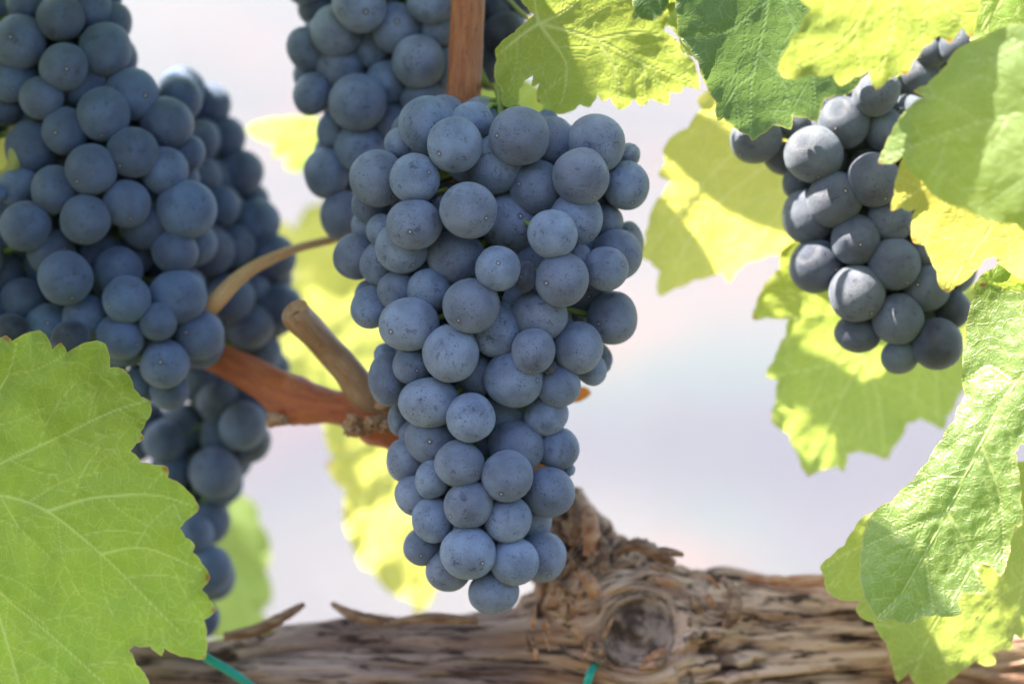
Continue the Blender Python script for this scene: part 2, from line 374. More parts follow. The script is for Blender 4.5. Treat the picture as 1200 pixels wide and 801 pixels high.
flake([(672,640,.040),(676,612,.038),(674,588,.042),(679,577,.048)], 17, M_FLAKE, .9, 4)
flake([(690,652,.036),(693,625,.034),(690,603,.036),(685,592,.04)], 20, M_FLAKE2, .8, 5)
flake([(705,672,.034),(708,645,.034),(700,622,.038)], 14, M_FLAKE, .8, 6)
flake([(790,662,.044),(770,648,.040),(750,638,.040),(735,640,.042),(722,650,.044)], 17, M_FLAKE, 1.3, 7)
flake([(700,700,.033),(690,680,.031),(678,664,.034)], 18, M_FLAKE2, .8, 8)
flake([(1040,688,.047),(980,680,.045),(920,680,.046),(870,676,.048)], 15, M_FLAKE2, .7, 9)
flake([(850,735,.034),(862,715,.031),(858,690,.034),(845,676,.04)], 16, M_FLAKE, .9, 10)
rf = random.Random(3)
for k in range(24):
    x = rf.uniform(622, 715); y = rf.uniform(668, 785) if x > 650 else rf.uniform(735, 785)
    a = rf.uniform(-2.4, -1.0); l = rf.uniform(12, 30)
    flake([(x, y, .036), (x+math.cos(a)*l*.5, y-math.sin(a)*-l*.5, .033+rf.uniform(-.002, .001)), (x+math.cos(a)*l, y+math.sin(a)*l, .034)], rf.uniform(3, 7), M_FLAKE2 if rf.random() < .6 else M_FLAKE, 1.0, 20+k)
for k in range(26):
    a = rf.uniform(0, 6.28); rr = rf.uniform(58, 105); x = 745+math.cos(a)*rr*1.05; y = 722+math.sin(a)*rr*.8
    if y > 800 or x < 690: continue
    ta = a+1.57; l = rf.uniform(14, 34)
    flake([(x, y, .034), (x+math.cos(ta)*l*.5, y+math.sin(ta)*l*.4, .0325), (x+math.cos(ta)*l, y+math.sin(ta)*l*.8, .036)], rf.uniform(5, 11), M_FLAKE if rf.random() < .7 else M_FLAKE2, .8, 60+k)
# ------------------------------------------------------------------ canes
def add_uv(me, seg):
    uv = me.uv_layers.new(name='UVMap'); co = me.vertices
    nring = len(co)//seg; acc = [0]
    for i in range(1, nring): acc.append(acc[-1]+(co[i*seg].co-co[(i-1)*seg].co).length)
    for poly in me.polygons:
        ks = [me.loops[l].vertex_index % seg for l in poly.loop_indices]
        wrap = len(ks) == 4 and 0 in ks and seg-1 in ks
        for l in poly.loop_indices:
            vi = me.loops[l].vertex_index; i, k = divmod(vi, seg)
            if wrap and k == 0: k = seg
            uv.data[l].uv = (acc[i]*60, k/seg)
def cane(name, pts, mat, parent, seg=28, sub=14, amp=.05, seed=0, nodes=()):
    c = catmull(pts, sub)
    def fn(i, a, p):
        f = 1 + amp*noise.noise(Vector((math.cos(a)*1.6, math.sin(a)*1.6, i*.12+seed))) + amp*.5*noise.noise(Vector((math.cos(a)*6, math.sin(a)*6, i*.05+seed)))
        for (ni, am, wd) in nodes: f += am*math.exp(-((i-ni*sub)/wd)**2)*(1+.5*noise.noise(Vector((math.cos(a)*2.5, math.sin(a)*2.5, i*.4+seed))))
        return f
    me = px_tube(name, pts, seg, sub, fn); add_uv(me, seg)
    return link(name, me, parent, mat)
def knob(name, px, py, d, r, mat, parent, seed=0, sc=(1, 1, 1), amp=.3):
    bm = bmesh.new(); bmesh.ops.create_icosphere(bm, subdivisions=4, radius=1)
    rr = mm(r, d); c = P(px, py, d); bm.verts.ensure_lookup_table()
    for v in bm.verts:
        n = v.co.copy(); f = 1+amp*noise.noise(n*1.8+Vector((seed, 0, 0)))+amp*.5*noise.noise(n*5+Vector((seed, 3, 0)))
        v.co = Vector((n.x*sc[0], n.y*sc[1], n.z*sc[2]))*f*rr + c
    me = bpy.data.meshes.new(name); bm.to_mesh(me); bm.free(); smooth(me)
    uv = me.uv_layers.new(name='UVMap')
    for l in me.loops: v = me.vertices[l.vertex_index].co-c; uv.data[l.index].uv = (v.x*60, v.z*60*.3)
    return link(name, me, parent, mat)
vc = empty('vine_cane', P(546, 130, .022))
tag(vc, 'upright reddish brown cane rising out of the frame behind the middle bunch', 'cane', 'canes of the vine')
cane('bark', [(556,-420,.05,19),(552,-200,.035,20),(549,-20,.024,20.5),(546,60,.022,20),(544,125,.022,20),(548,230,.035,19),(580,400,.055,18),(620,520,.064,18),(668,600,.062,20)], M_CANE, vc, amp=.06, seed=2, nodes=((4.4, .12, 6),))
lc = empty('vine_cane', P(410, 480, .045))
tag(lc, 'thick orange brown cane slanting down from the left bunch to the stub', 'cane', 'canes of the vine')
cane('bark', [(60,330,.075,15),(150,372,.066,17),(235,410,.058,18.5),(300,442,.052,21),(345,468,.046,24),(385,476,.043,20),(425,484,.042,23),(475,505,.046,26),(540,535,.056,22),(610,560,.062,20)], M_CANE2, lc, amp=.09, seed=7, nodes=((4, .22, 7), (6.3, .30, 6)))
knob('node', 343, 474, .045, 23, M_CANE2, lc, 3, (1.25, .9, .9), .35)
knob('bud', 326, 492, .040, 10, M_STUB, lc, 9, (1.3, .9, .8), .5)
for k in range(9):
    knob('bud_scar', 415+rf.uniform(-6, 42), 492+rf.uniform(-26, 16), .030+rf.uniform(-.001, .003), rf.uniform(6, 12), M_STUB, lc, 30+k, (1, .8, .8), .6)
st = empty('pruned_stub', P(440, 480, .04))
tag(st, 'short tan pruned stub with a flat cut end pointing up left beside the middle bunch', 'stub')
cane('bark', [(346,366,.022,17.5),(352,374,.0235,18),(380,404,.033,17),(408,434,.036,18),(432,468,.039,21),(470,500,.045,23)], M_STUB, st, amp=.10, seed=4)
def disc(name, c0, axis, r, mat, parent):
    bm = bmesh.new(); sg = 28
    q = axis.to_track_quat('Z', 'Y').to_matrix().to_4x4()
    ring = []
    for j, (rr, h) in enumerate(((1.0, 0), (.93, .05), (.75, .03), (.35, -.02), (.12, -.12))):
        ring.append([bm.verts.new(Vector((math.cos(6.2832*k/sg)*rr*r*(1+.04*noise.noise(Vector((k*.7, j, 0)))), math.sin(6.2832*k/sg)*rr*r, h*r))) for k in range(sg)])
    for a, b in zip(ring, ring[1:]):
        for k in range(sg): bm.faces.new((a[k], a[(k+1) % sg], b[(k+1) % sg], b[k]))
    bm.faces.new(ring[-1])
    bmesh.ops.transform(bm, matrix=Matrix.Translation(c0) @ q, verts=bm.verts)
    me = bpy.data.meshes.new(name); bm.to_mesh(me); bm.free()
    uv = me.uv_layers.new(name='UVMap')
    for l in me.loops: v = me.vertices[l.vertex_index].co-c0; uv.data[l.index].uv = (v.x*300, v.z*30)
    return link(name, me, parent, mat)
ax = (P(346,366,.022)-P(380,404,.033)).normalized()
disc('cut_end', P(346,366,.022)+ax*.0003, ax, mm(18.5), M_STUB, st)
# ------------------------------------------------------------------ leaves
def inside(pts, poly):
    x, y = pts[:, 0], pts[:, 1]; res = np.zeros(len(pts), bool); n = len(poly); j = n-1
    for i in range(n):
        xi, yi = poly[i]; xj, yj = poly[j]
        c = ((yi > y) != (yj > y)) & (x < (xj-xi)*(y-yi)/((yj-yi) if yj != yi else 1e-9)+xi); res ^= c; j = i
    return res
def segdist(pts, a, b):
    a = np.array(a, float); b = np.array(b, float); ab = b-a; t = np.clip(((pts-a)@ab)/(ab@ab+1e-9), 0, 1)
    return np.linalg.norm(pts-(a+t[:, None]*ab), axis=1), t
def leaf(label, poly, depth, mat, veins, step=4.0, wave=.004, pucker=.0009, tips=.5, seed=0, cat='leaf', group='vine leaves', petiole=None, tooth=0, name='vine_leaf', vw=2.1):
    """poly: outline where the leaf shows; depth(x, y): metres behind the focus plane; veins: polylines from the stalk outwards"""
    rnd = random.Random(seed)
    poly = [tuple(map(float, p)) for p in poly]
    if tooth:                                        # add teeth to long plain edges
        out = []
        cen = np.mean(np.array(poly), axis=0)
        for i, p in enumerate(poly):
            q = poly[(i+1) % len(poly)]; out.append(p); L = math.dist(p, q)
            if L > tooth*1.6:
                n = int(L/tooth); dx, dy = (q[0]-p[0])/L, (q[1]-p[1])/L; nx, ny = dy, -dx
                mx, my = (p[0]+q[0])/2-cen[0], (p[1]+q[1])/2-cen[1]
                if nx*mx+ny*my < 0: nx, ny = -nx, -ny
                for k in range(1, 2*n):
                    t = k/(2*n); h = (tooth*.30 if k % 2 else -tooth*.12)*(.7+.6*rnd.random()) + math.sin(t*3.14)*L*.06
                    out.append((p[0]+dx*L*t+nx*h, p[1]+dy*L*t+ny*h))
        poly = out
    corners = list(poly); ring = []
    area = sum(poly[i][0]*poly[(i+1) % len(poly)][1]-poly[(i+1) % len(poly)][0]*poly[i][1] for i in range(len(poly)))
    sg = 1 if area > 0 else -1
    tp = []
    for i, p in enumerate(corners):
        a = np.array(corners[i-1])-np.array(p); b = np.array(corners[(i+1) % len(corners)])-np.array(p)
        cr = -(a[0]*b[1]-a[1]*b[0])*sg; ang = math.acos(max(-1, min(1, (a@b)/(np.linalg.norm(a)*np.linalg.norm(b)+1e-9))))
        if cr > 0 and ang < 2.0 and rnd.random() < tips: tp.append((p, rnd.uniform(4.0, 9.5)))
    for i, p in enumerate(corners):
        q = corners[(i+1) % len(corners)]; L = math.dist(p, q); n = max(1, int(L/step))
        dx, dy = (q[0]-p[0])/(L+1e-9), (q[1]-p[1])/(L+1e-9)
        for k in range(n):
            t = k/n; bul = math.sin(t*math.pi)*min(3.0, L*.07)*sg
            j = (noise.noise(Vector((p[0]*.05+t*3, p[1]*.05, seed)))*1.2) if k else 0
            ring.append((p[0]+dx*L*t+dy*(bul+j), p[1]+dy*L*t-dx*(bul+j)))
    A = np.array(ring); x0, y0 = A.min(0); x1, y1 = A.max(0)
    gx, gy = np.meshgrid(np.arange(x0, x1, step), np.arange(y0, y1, step*.87)); gx = gx+((np.arange(gx.shape[0]) % 2)*step*.5)[:, None]
    g = np.stack([gx.ravel(), gy.ravel()], 1)
    g = g[inside(g, ring)]
    ed = np.full(len(g), 1e9)
    for i in range(len(ring)): ed = np.minimum(ed, segdist(g, ring[i], ring[(i+1) % len(ring)])[0])
    g = g[ed > step*.45]
    allp = np.vstack([A, g]); nr = len(A)
    vv, _, ff, *_ = delaunay_2d_cdt([Vector(p) for p in allp], [(i, (i+1) % nr) for i in range(nr)], [], 1, 1e-5)
    pts = np.array([(v.x, v.y) for v in vv])
    # veins: given main ones, generated side ones
    segs = []
    def addv(pl, w0, w1, lvl):
        pl = [tuple(q[:2]) for q in catmull(pl, 5)]; n = len(pl)-1; acc = 0; side = 1
        for i in range(n):
            a, b = pl[i], pl[i+1]; wa = w0+(w1-w0)*i/n; wb = w0+(w1-w0)*(i+1)/n; segs.append((a, b, wa, wb, lvl))
            if lvl < 2:
                acc += math.dist(a, b); gap = 30 if lvl == 0 else 24
                if acc > gap and i > 0:
                    acc = 0; side = -side; th = math.atan2(b[1]-a[1], b[0]-a[0]); th2 = th+side*rnd.uniform(.75, .95); Ls = rnd.uniform(60, 95) if lvl == 0 else rnd.uniform(25, 45)
                    m1 = (b[0]+math.cos(th2)*Ls*.5, b[1]+math.sin(th2)*Ls*.5); th3 = th2-side*.28
                    m2 = (m1[0]+math.cos(th3)*Ls*.5, m1[1]+math.sin(th3)*Ls*.5)
                    addv([b, m1, m2], w0*.42*(1 if lvl == 0 else .8), .5, lvl+1)
    for v in veins: addv(v, vw, .8, 0)
    vein = np.zeros(len(pts)); vd = np.full(len(pts), 60.0)
    for a, b, wa, wb, lvl in segs:
        d, t = segdist(pts, a, b); wd = (wa+(wb-wa)*t)
        vein = np.maximum(vein, np.clip(1.35-d/np.maximum(wd, .35*step), 0, 1)*(1.0, .65, .4)[lvl]); vd = np.minimum(vd, d+(0, 4, 9)[lvl])
    ed = np.full(len(pts), 1e9)
    for i in range(len(ring)): ed = np.minimum(ed, segdist(pts, ring[i], ring[(i+1) % len(ring)])[0])
    tip = np.zeros(len(pts))
    for (p, r) in tp: tip = np.maximum(tip, np.clip(1.5-1.5*np.hypot(pts[:, 0]-p[0], pts[:, 1]-p[1])/r, 0, 1))
    zs = []
    for i, (x, y) in enumerate(pts):
        d = depth(x, y) + wave*noise.noise(Vector((x*.009, y*.009, seed*3.1))) + wave*.45*noise.noise(Vector((x*.025, y*.025, seed*1.7)))
        d += wave*.8*noise.noise(Vector((x*.035, y*.035, seed*5.0)))*math.exp(-ed[i]/14)
        d -= pucker*(1-math.exp(-vd[i]/9)) + pucker*.35*noise.noise(Vector((x*.09, y*.09, seed)))
        zs.append(d)
    cx, cy = (veins[0][0] if veins else pts.mean(0)); org = P(cx, cy, depth(cx, cy))
    me = bpy.data.meshes.new('blade'); me.from_pydata([tuple(P(x, y, z)) for (x, y), z in zip(pts, zs)], [], [tuple(f) for f in ff])
    smooth(me)
    ca = me.color_attributes.new('leafdata', 'FLOAT_COLOR', 'POINT')
    dat = np.stack([vein, tip, np.clip(ed/100, 0, 1), np.ones(len(pts))], 1).astype(np.float32); ca.data.foreach_set('color', dat.ravel())
    uv = me.uv_layers.new(name='UVMap')
    li = np.zeros(len(me.loops), int); me.loops.foreach_get('vertex_index', li)
    uv.data.foreach_set('uv', ((pts[li]+seed*137)/100).ravel())
    root = empty(name, org); tag(root, label, cat, group)
    link('blade', me, root, mat)
    if petiole:
        pm = px_tube('petiole', petiole, 12, 8); add_uv(pm, 12); link('petiole', pm, root, M_PETIOLE)
    return root
def plane(d0, cx, cy, ax=0, ay=0, bx=0, by=0):
    """depth d0 at (cx,cy), slopes ax, ay and curvatures bx, by per 100 px"""
    return lambda x, y: d0 + ax*(x-cx)/100 + ay*(y-cy)/100 + bx*((x-cx)/100)**2 + by*((y-cy)/100)**2
# A: big leaf at lower left (in front of the left bunch)
cA = [(0,65),(15,60),(25,72),(85,48),(100,62),(112,90),(130,75),(143,97),(205,70),(225,78),(235,128),(262,130),(278,150),(285,172),(300,190),(320,200),(322,225),(310,245),(300,265),(308,280),(290,290),(278,305),(300,330),(330,335),(358,340),(357,362),(395,385),(425,425),(395,455),(383,470),(395,490),(415,505),(410,520),(430,545),(448,575),(430,600),(445,620),(460,645),(435,665),(440,700),(437,748),(405,745),(350,725),(345,742),(320,722),(285,720),(275,730),(290,760),(315,790),(318,830),(280,880),(230,870)]
pA = [(x/1.8176, 360+y/1.8176) for x, y in cA] + [(60,880),(-30,860),(-60,900),(-180,850),(-260,760),(-230,640),(-270,540),(-200,430),(-110,470),(-90,400),(-40,420)]
leaf('broad bright green leaf with pale veins, covering the lower left corner', pA,
     plane(-.004, 60, 600, .006, .003, .0022, .0008), LF_FRONT,
     [[(-70,575),(-20,552),(60,516),(127,484),(170,470)], [(-70,575),(0,580),(55,599),(118,649),(165,695),(212,742)], [(-70,575),(-30,630),(0,693),(55,740),(121,800)],
      [(-70,575),(-30,500),(3,541)][:2]+[(8,440),(20,400)], [(-70,575),(-110,660),(-130,780)], [(-70,575),(-160,560),(-240,560)], [(55,599),(110,583),(180,580),(225,592)], [(118,649),(170,642),(236,668)], [(-20,652),(0,726),(22,801),(30,850)]],
     step=2.6, wave=.006, seed=1, pucker=.0011, tips=.8, petiole=[(-70,575,-.002,4),(-120,520,.02,3.5),(-200,440,.04,3.5)], vw=2.2)
# B: top-centre leaf
cB = [(200,0),(222,25),(245,50),(225,70),(180,110),(115,165),(120,200),(112,260),(130,290),(140,300),(138,345),(150,358),(190,360),(196,300),(215,268),(243,250),(240,290),(262,280),(255,340),(275,352),(272,380),(310,380),(355,378),(400,350),(430,360),(460,315),(475,340),(500,325),(525,365),(545,365),(580,330),(600,355),(612,355),(635,330),(695,350),(700,310),(740,310),(745,290),(770,292),(800,300),(790,240),(780,205),(740,180),(735,150),(690,110),(680,100),(690,60),(720,20),(740,-60),(690,-90),(640,-170),(560,-150),(520,-230),(400,-200),(330,-240),(260,-150),(190,-130),(150,-60)]
pB = [(540+x/2.857, y/2.857) for x, y in cB]
q = lambda L: [(540+x/2.857, y/2.857) for x, y in L]
leaf('yellow-green jagged leaf hanging just above the middle bunch', pB, plane(.012, 690, 50, .006, .004, .002, .002), LF_YEL,
     [q([(262,80),(455,133),(610,212),(790,285)]), q([(262,80),(330,50),(390,0),(470,-120)]), q([(262,80),(300,130),(352,210),(350,300),(330,360)]), q([(262,80),(190,130),(125,185)]), q([(262,80),(250,20),(240,-90)]), q([(455,133),(520,118),(600,110),(680,120)]), q([(455,133),(500,200),(525,270),(530,340)]), q([(610,212),(615,260),(610,340)])],
     step=2.8, seed=2, tips=.25, wave=.002, pucker=.0005, vw=2.6, petiole=[(632,28,.014,3),(610,14,.03,2.5),(570,-30,.04,2.5)])
# C: small dark leaves tucked behind top centre
leaf('small dark green leaf tip with brown spots at the top edge', [(743,-70),(741,-5),(743,12),(740,22),(755,23),(765,25),(774,19),(780,12),(784,0),(790,-60)], plane(.004, 760, 0, 0, .002), LF_DARK, [[(762,-70),(760,-20),(762,18)]], seed=3, tips=.1, group='vine leaves')
leaf('grey-green leaf scrap showing between the top hanging leaves', [(776,0),(784,12),(777,28),(788,33),(796,45),(800,62),(812,66),(816,30),(810,-60),(780,-60)], plane(.020, 790, 20), LF_PALE, [[(795,-60),(792,0),(800,50)]], seed=4, tips=0)
# D: deep green leaf
pD = [(786,-60),(792,0),(794,20),(794,35),(801,52),(808,56),(810,64),(818,72),(827,98),(839,119),(841,142),(848,138),(858,147),(870,156),(878,159),(881,165),(890,159),(906,147),(915,148),(927,152),(929,136),(945,138),(957,143),(962,128),(966,116),(980,112),(998,108),(1012,85),(1040,60),(1060,10),(1040,-60),(980,-120),(930,-100),(900,-150),(840,-110)]
leaf('deep green leaf with pale midrib hanging over the right bunch', pD, plane(-.002, 880, 60, .007, .006, .002, .001), LF_DARK,
     [[(903,-70),(900,0),(888,60),(879,105),(880,155)], [(900,0),(875,20),(852,37),(815,50)], [(903,-40),(930,30),(950,80),(955,125)], [(888,60),(915,90),(925,125)], [(884,85),(860,105),(848,130)]], step=3, seed=5, tips=.15, wave=.003, pucker=.0006, vw=2.4)
# E: blurred front leaf, top
pE = [(915,-60),(934,-10),(940,2),(951,10),(936,36),(923,56),(911,81),(920,92),(948,88),(976,87),(985,101),(1002,90),(1018,84),(1027,106),(1040,94),(1052,87),(1063,88),(1070,72),(1082,56),(1100,42),(1114,51),(1122,40),(1128,32),(1139,45),(1144,22),(1150,0),(1160,-60),(1100,-110),(1040,-100),(980,-110)]
leaf('pale yellow-green leaf with reddish tips covering the top of the right bunch', pE, plane(-.050, 1030, 40, .006, .008, .002, 0), LF_YEL, [[(1040,-80),(1020,0),(985,50),(930,80)], [(1040,-80),(1050,0),(1030,90)], [(1040,-80),(1090,-10),(1130,30)]], step=4, seed=6, tips=.6, wave=.002, pucker=.0005)
# G: top right corner leaf
leaf('mid green leaf in the top right corner behind the pale leaf', [(1128,-40),(1134,10),(1142,30),(1136,48),(1150,52),(1160,44),(1180,56),(1200,50),(1240,60),(1290,20),(1280,-60),(1200,-90)], plane(-.028, 1180, 10, 0, -.004), LF_FRONT, [[(1200,-70),(1180,-10),(1150,35)], [(1200,-70),(1230,0),(1240,50)]], step=4, seed=7, tips=.2)
# F1, F2
pF1 = [(1290,10),(1240,28),(1200,28),(1165,36),(1150,46),(1120,59),(1110,76),(1100,87),(1086,100),(1070,107),(1084,113),(1063,128),(1052,142),(1044,157),(1036,174),(1029,191),(1044,192),(1058,184),(1064,200),(1080,212),(1104,236),(1130,243),(1160,258),(1190,262),(1230,290),(1290,280),(1330,180),(1340,80)]
leaf('large pale grey-green leaf reaching in from the right edge over the bunch', pF1, plane(-.056, 1150, 150, -.011, -.003, .002, .002), LF_PALE, [[(1300,120),(1220,130),(1130,150),(1040,185)], [(1300,120),(1240,70),(1180,45)], [(1300,120),(1230,190),(1150,245)]], step=4, seed=8, tips=.25, wave=.003, pucker=.0007)
pF2 = [(1062,150),(1058,186),(1051,206),(1048,228),(1044,247),(1056,243),(1066,248),(1073,245),(1068,262),(1070,284),(1083,287),(1090,302),(1098,318),(1100,334),(1110,343),(1120,335),(1130,330),(1142,318),(1154,304),(1165,300),(1182,318),(1210,330),(1260,320),(1310,250),(1320,160),(1250,100),(1150,110)]
leaf('bright yellow sunlit leaf with a red tip below the pale leaf at the right edge', pF2, plane(-.034, 1150, 240, .008, .007, .002, .002), LF_YELLOW, [[(1260,150),(1190,230),(1110,335)], [(1260,150),(1140,190),(1055,235)], [(1260,150),(1230,240),(1200,320)]], step=4, seed=9, tips=.5, wave=.002, pucker=.0005)
leaf('green leaf lobe at the right edge above the twisted leaf', [(1148,324),(1140,345),(1150,355),(1175,370),(1215,372),(1260,330),(1230,290),(1200,300),(1188,302),(1176,304),(1165,314)], plane(.004, 1180, 330, 0, .003), LF_FRONT, [[(1240,320),(1190,330),(1150,345)]], step=4, seed=10, tips=.2)
# H, I: backlit leaves behind the right bunch
pH = [(830,106),(817,116),(822,128),(806,150),(790,158),(777,175),(780,190),(771,205),(787,212),(776,228),(766,241),(760,262),(756,284),(749,300),(762,306),(774,318),(770,332),(772,347),(790,338),(815,327),(832,324),(846,318),(855,331),(862,318),(875,306),(900,299),(918,296),(960,300),(1010,270),(1030,200),(1000,130),(960,110),(930,90),(890,96)]
leaf('glowing yellow leaf to the left of the right bunch, lit from behind', pH, plane(.060, 880, 220, .007, .009, .003, .002), LF_YELLOW, [[(960,150),(890,200),(830,250),(775,335)], [(960,150),(880,140),(815,130)], [(960,150),(860,180),(760,295)], [(960,150),(930,220),(880,295)]], step=3.6, seed=11, tips=.35, wave=.0025, pucker=.0006, vw=2.6)
pI = [(915,294),(914,315),(902,326),(892,341),(886,358),(881,374),(900,372),(924,373),(921,393),(912,408),(907,422),(897,439),(912,446),(909,470),(904,494),(924,508),(934,530),(946,558),(962,550),(981,545),(988,553),(993,531),(1007,528),(1024,532),(1040,538),(1046,524),(1056,513),(1062,496),(1079,490),(1092,496),(1106,503),(1110,488),(1122,467),(1132,442),(1138,400),(1150,350),(1120,300),(1060,260),(990,262),(950,276)]
leaf('large yellow-green leaf hanging below and behind the right bunch', pI, plane(.058, 1010, 430, .006, .008, .003, .001), LF_YEL, [[(1050,330),(1010,415),(975,490),(945,550)], [(1050,330),(990,360),(930,372),(888,372)], [(1050,330),(1090,400),(1100,495)], [(1010,415),(1030,470),(1035,530)], [(1010,415),(960,430),(908,440)]], step=3.2, seed=12, tips=.5, vw=1.8)
# K: bottom right leaf, J: twisted leaf with sun patches
pK = [(1040,590),(1023,600),(1010,606),(1001,620),(989,639),(975,650),(961,663),(966,676),(968,690),(980,700),(995,704),(1009,702),(1003,715),(1010,724),(1023,729),(1030,742),(1039,753),(1043,766),(1046,780),(1052,799),(1065,786),(1072,800),(1088,812),(1102,806),(1113,796),(1128,784),(1144,774),(1156,780),(1167,777),(1163,764),(1174,760),(1186,760),(1186,750),(1189,743),(1204,749),(1240,750),(1280,700),(1300,620),(1260,560),(1200,540),(1120,560)]
leaf('pale translucent leaf at the bottom right, in front of the woody arm', pK, plane(.018, 1120, 680, .005, .008, .002, .002), LF_YEL, [[(1210,600),(1150,660),(1100,720),(1070,795)], [(1210,600),(1120,620),(1010,640),(968,664)], [(1210,600),(1200,680),(1180,755)]], step=3.2, seed=13, tips=.25)
pJ = [(1150,330),(1140,352),(1134,375),(1132,400),(1128,430),(1131,463),(1118,492),(1103,515),(1088,540),(1070,563),(1046,586),(1023,601),(1014,618),(1010,640),(1008,667),(1010,690),(1016,705),(1030,727),(1046,726),(1063,731),(1080,722),(1096,720),(1110,722),(1127,718),(1123,705),(1128,695),(1142,695),(1158,694),(1150,680),(1144,667),(1150,660),(1160,662),(1166,668),(1172,676),(1180,658),(1184,634),(1188,616),(1197,616),(1196,585),(1195,563),(1192,545),(1190,530),(1196,520),(1215,520),(1250,500),(1290,430),(1270,350),(1220,345),(1180,340)]
def dJ(x, y):
    t = (y-500)/100; base = -.034 + .003*t
    # folded along a diagonal ridge: left flank turns up to the sky
    s = ((x-1215)*.78 + (y-690)*.62)/100
    return base - .004 + .0115*math.sqrt(s*s+.25)*(1 if s < 0 else .6) - .0016*math.cos(s*4.0)
leaf('twisted glossy green leaf with white sun glare at the right edge', pJ, dJ, LF_GLOSS,
     [[(1250,400),(1190,450),(1150,520),(1110,600),(1060,690),(1030,722)], [(1190,450),(1160,430),(1140,440)], [(1150,520),(1172,580),(1178,660)], [(1110,600),(1135,640),(1150,690)], [(1110,600),(1060,620),(1015,640)], [(1130,560),(1100,560),(1075,570)], [(1085,645),(1090,690),(1095,718)]], step=2.8, seed=14, tips=.35, wave=.0016, pucker=.0009)
# L: yellow leaf behind middle-left
pL = [(376,490),(381,505),(383,522),(391,536),(382,543),(387,555),(394,566),(405,574),(403,592),(403,609),(407,624),(411,634),(418,650),(425,665),(436,667),(441,676),(446,683),(464,697),(478,701),(484,708),(488,722),(502,707),(511,690),(530,660),(545,600),(540,540),(500,500),(440,485)]
leaf('yellow leaf with a brown tip hanging below the thick orange cane', pL, plane(.135, 450, 600, .006, .006, .004, 0), LF_YELLOW, [[(480,500),(450,570),(440,640),(488,715)], [(480,500),(430,520),(390,540)], [(480,500),(430,580),(410,630)]], step=4, seed=15, tips=.3)
# blurred leaves behind, between the bunches
leaf('pale blurred leaf low on the left, behind the hanging tail of grapes', [(236,590),(256,596),(280,578),(300,590),(304,612),(318,640),(312,670),(320,700),(306,716),(318,738),(280,744),(240,748),(215,700),(210,640)], plane(.17, 265, 660), LF_PALE, [[(240,600),(270,660),(300,735)]], step=5, seed=16, tips=0)
leaf('tiny yellow leaf scrap lying on top of the woody arm at the left', [(290,738),(300,730),(318,728),(324,734),(316,741),(298,744)], plane(.050, 305, 735), LF_YELLOW, [[(292,740),(322,732)]], step=4, seed=17, tips=0, name='leaf_scrap')
leaf('small blurred whitish green leaf between the left and upper bunches', [(288,150),(305,142),(330,139),(350,137),(378,140),(400,150),(400,190),(370,188),(350,202),(334,196),(338,180),(318,184),(325,168),(300,162)], plane(.13, 345, 165, .004, .02), LF_PALE, [[(390,150),(345,160),(295,152)]], step=4, seed=18, tips=0)
leaf('blurred yellow leaf above the thin stalk, left of the middle bunch', [(320,262),(345,270),(352,255),(375,240),(400,236),(430,250),(440,320),(400,350),(360,330),(335,310),(322,290)], plane(.20, 380, 290), LF_YELLOW, [[(430,300),(380,290),(325,270)]], step=5, seed=19, tips=0, tooth=14)
leaf('blurred yellow-green leaf behind the pruned stub', [(325,320),(360,330),(400,318),(440,330),(470,380),(450,440),(420,470),(385,440),(360,450),(340,430),(318,440),(310,390)], plane(.24, 390, 385, 0, .01), LF_YELLOW, [[(440,340),(380,390),(330,430)]], step=5, seed=20, tips=0, tooth=16)
leaf('blurred lime leaf beneath the pruned stub, furthest of the leaves behind the cane', [(345,380),(400,372),(450,400),(480,450),(460,500),(400,500),(370,470),(330,470)], plane(.32, 400, 440), LF_FRONT, [[(450,400),(400,440),(345,470)]], step=5, seed=21, tips=0, tooth=18)
leaf('yellow blurred leaf peeking between the upright cane and the middle bunch', [(562,92),(580,96),(600,88),(640,110),(640,150),(600,160),(565,150)], plane(.09, 595, 120), LF_YEL, [[(630,100),(570,140)]], step=5, seed=22, tips=0)
leaf('lime green leaf at the top left corner behind the left bunch', [(-60,-40),(20,-30),(18,0),(10,22),(-10,34),(-60,30)], plane(.08, 0, 0), LF_YEL, [[(-60,0),(10,10)]], step=5, seed=23, tips=0)
leaf('yellow leaf edge showing at the left border among the left grapes', [(-60,120),(-10,140),(14,142),(26,150),(22,165),(16,200),(4,206),(-30,190),(-60,200)], plane(.052, 0, 170), LF_YELLOW, [[(-60,160),(20,160)]], step=5, seed=24, tips=0)
leaf('small orange leaf tip poking out right of the middle bunch', [(655,440),(675,452),(690,455),(693,460),(684,468),(668,472),(650,470)], plane(.045, 672, 462), mat_leaf('leaf_orange', (.50, .16, .04), (.8, .25, .05), .4), [[(655,455),(690,460)]], step=4, seed=25, tips=0)
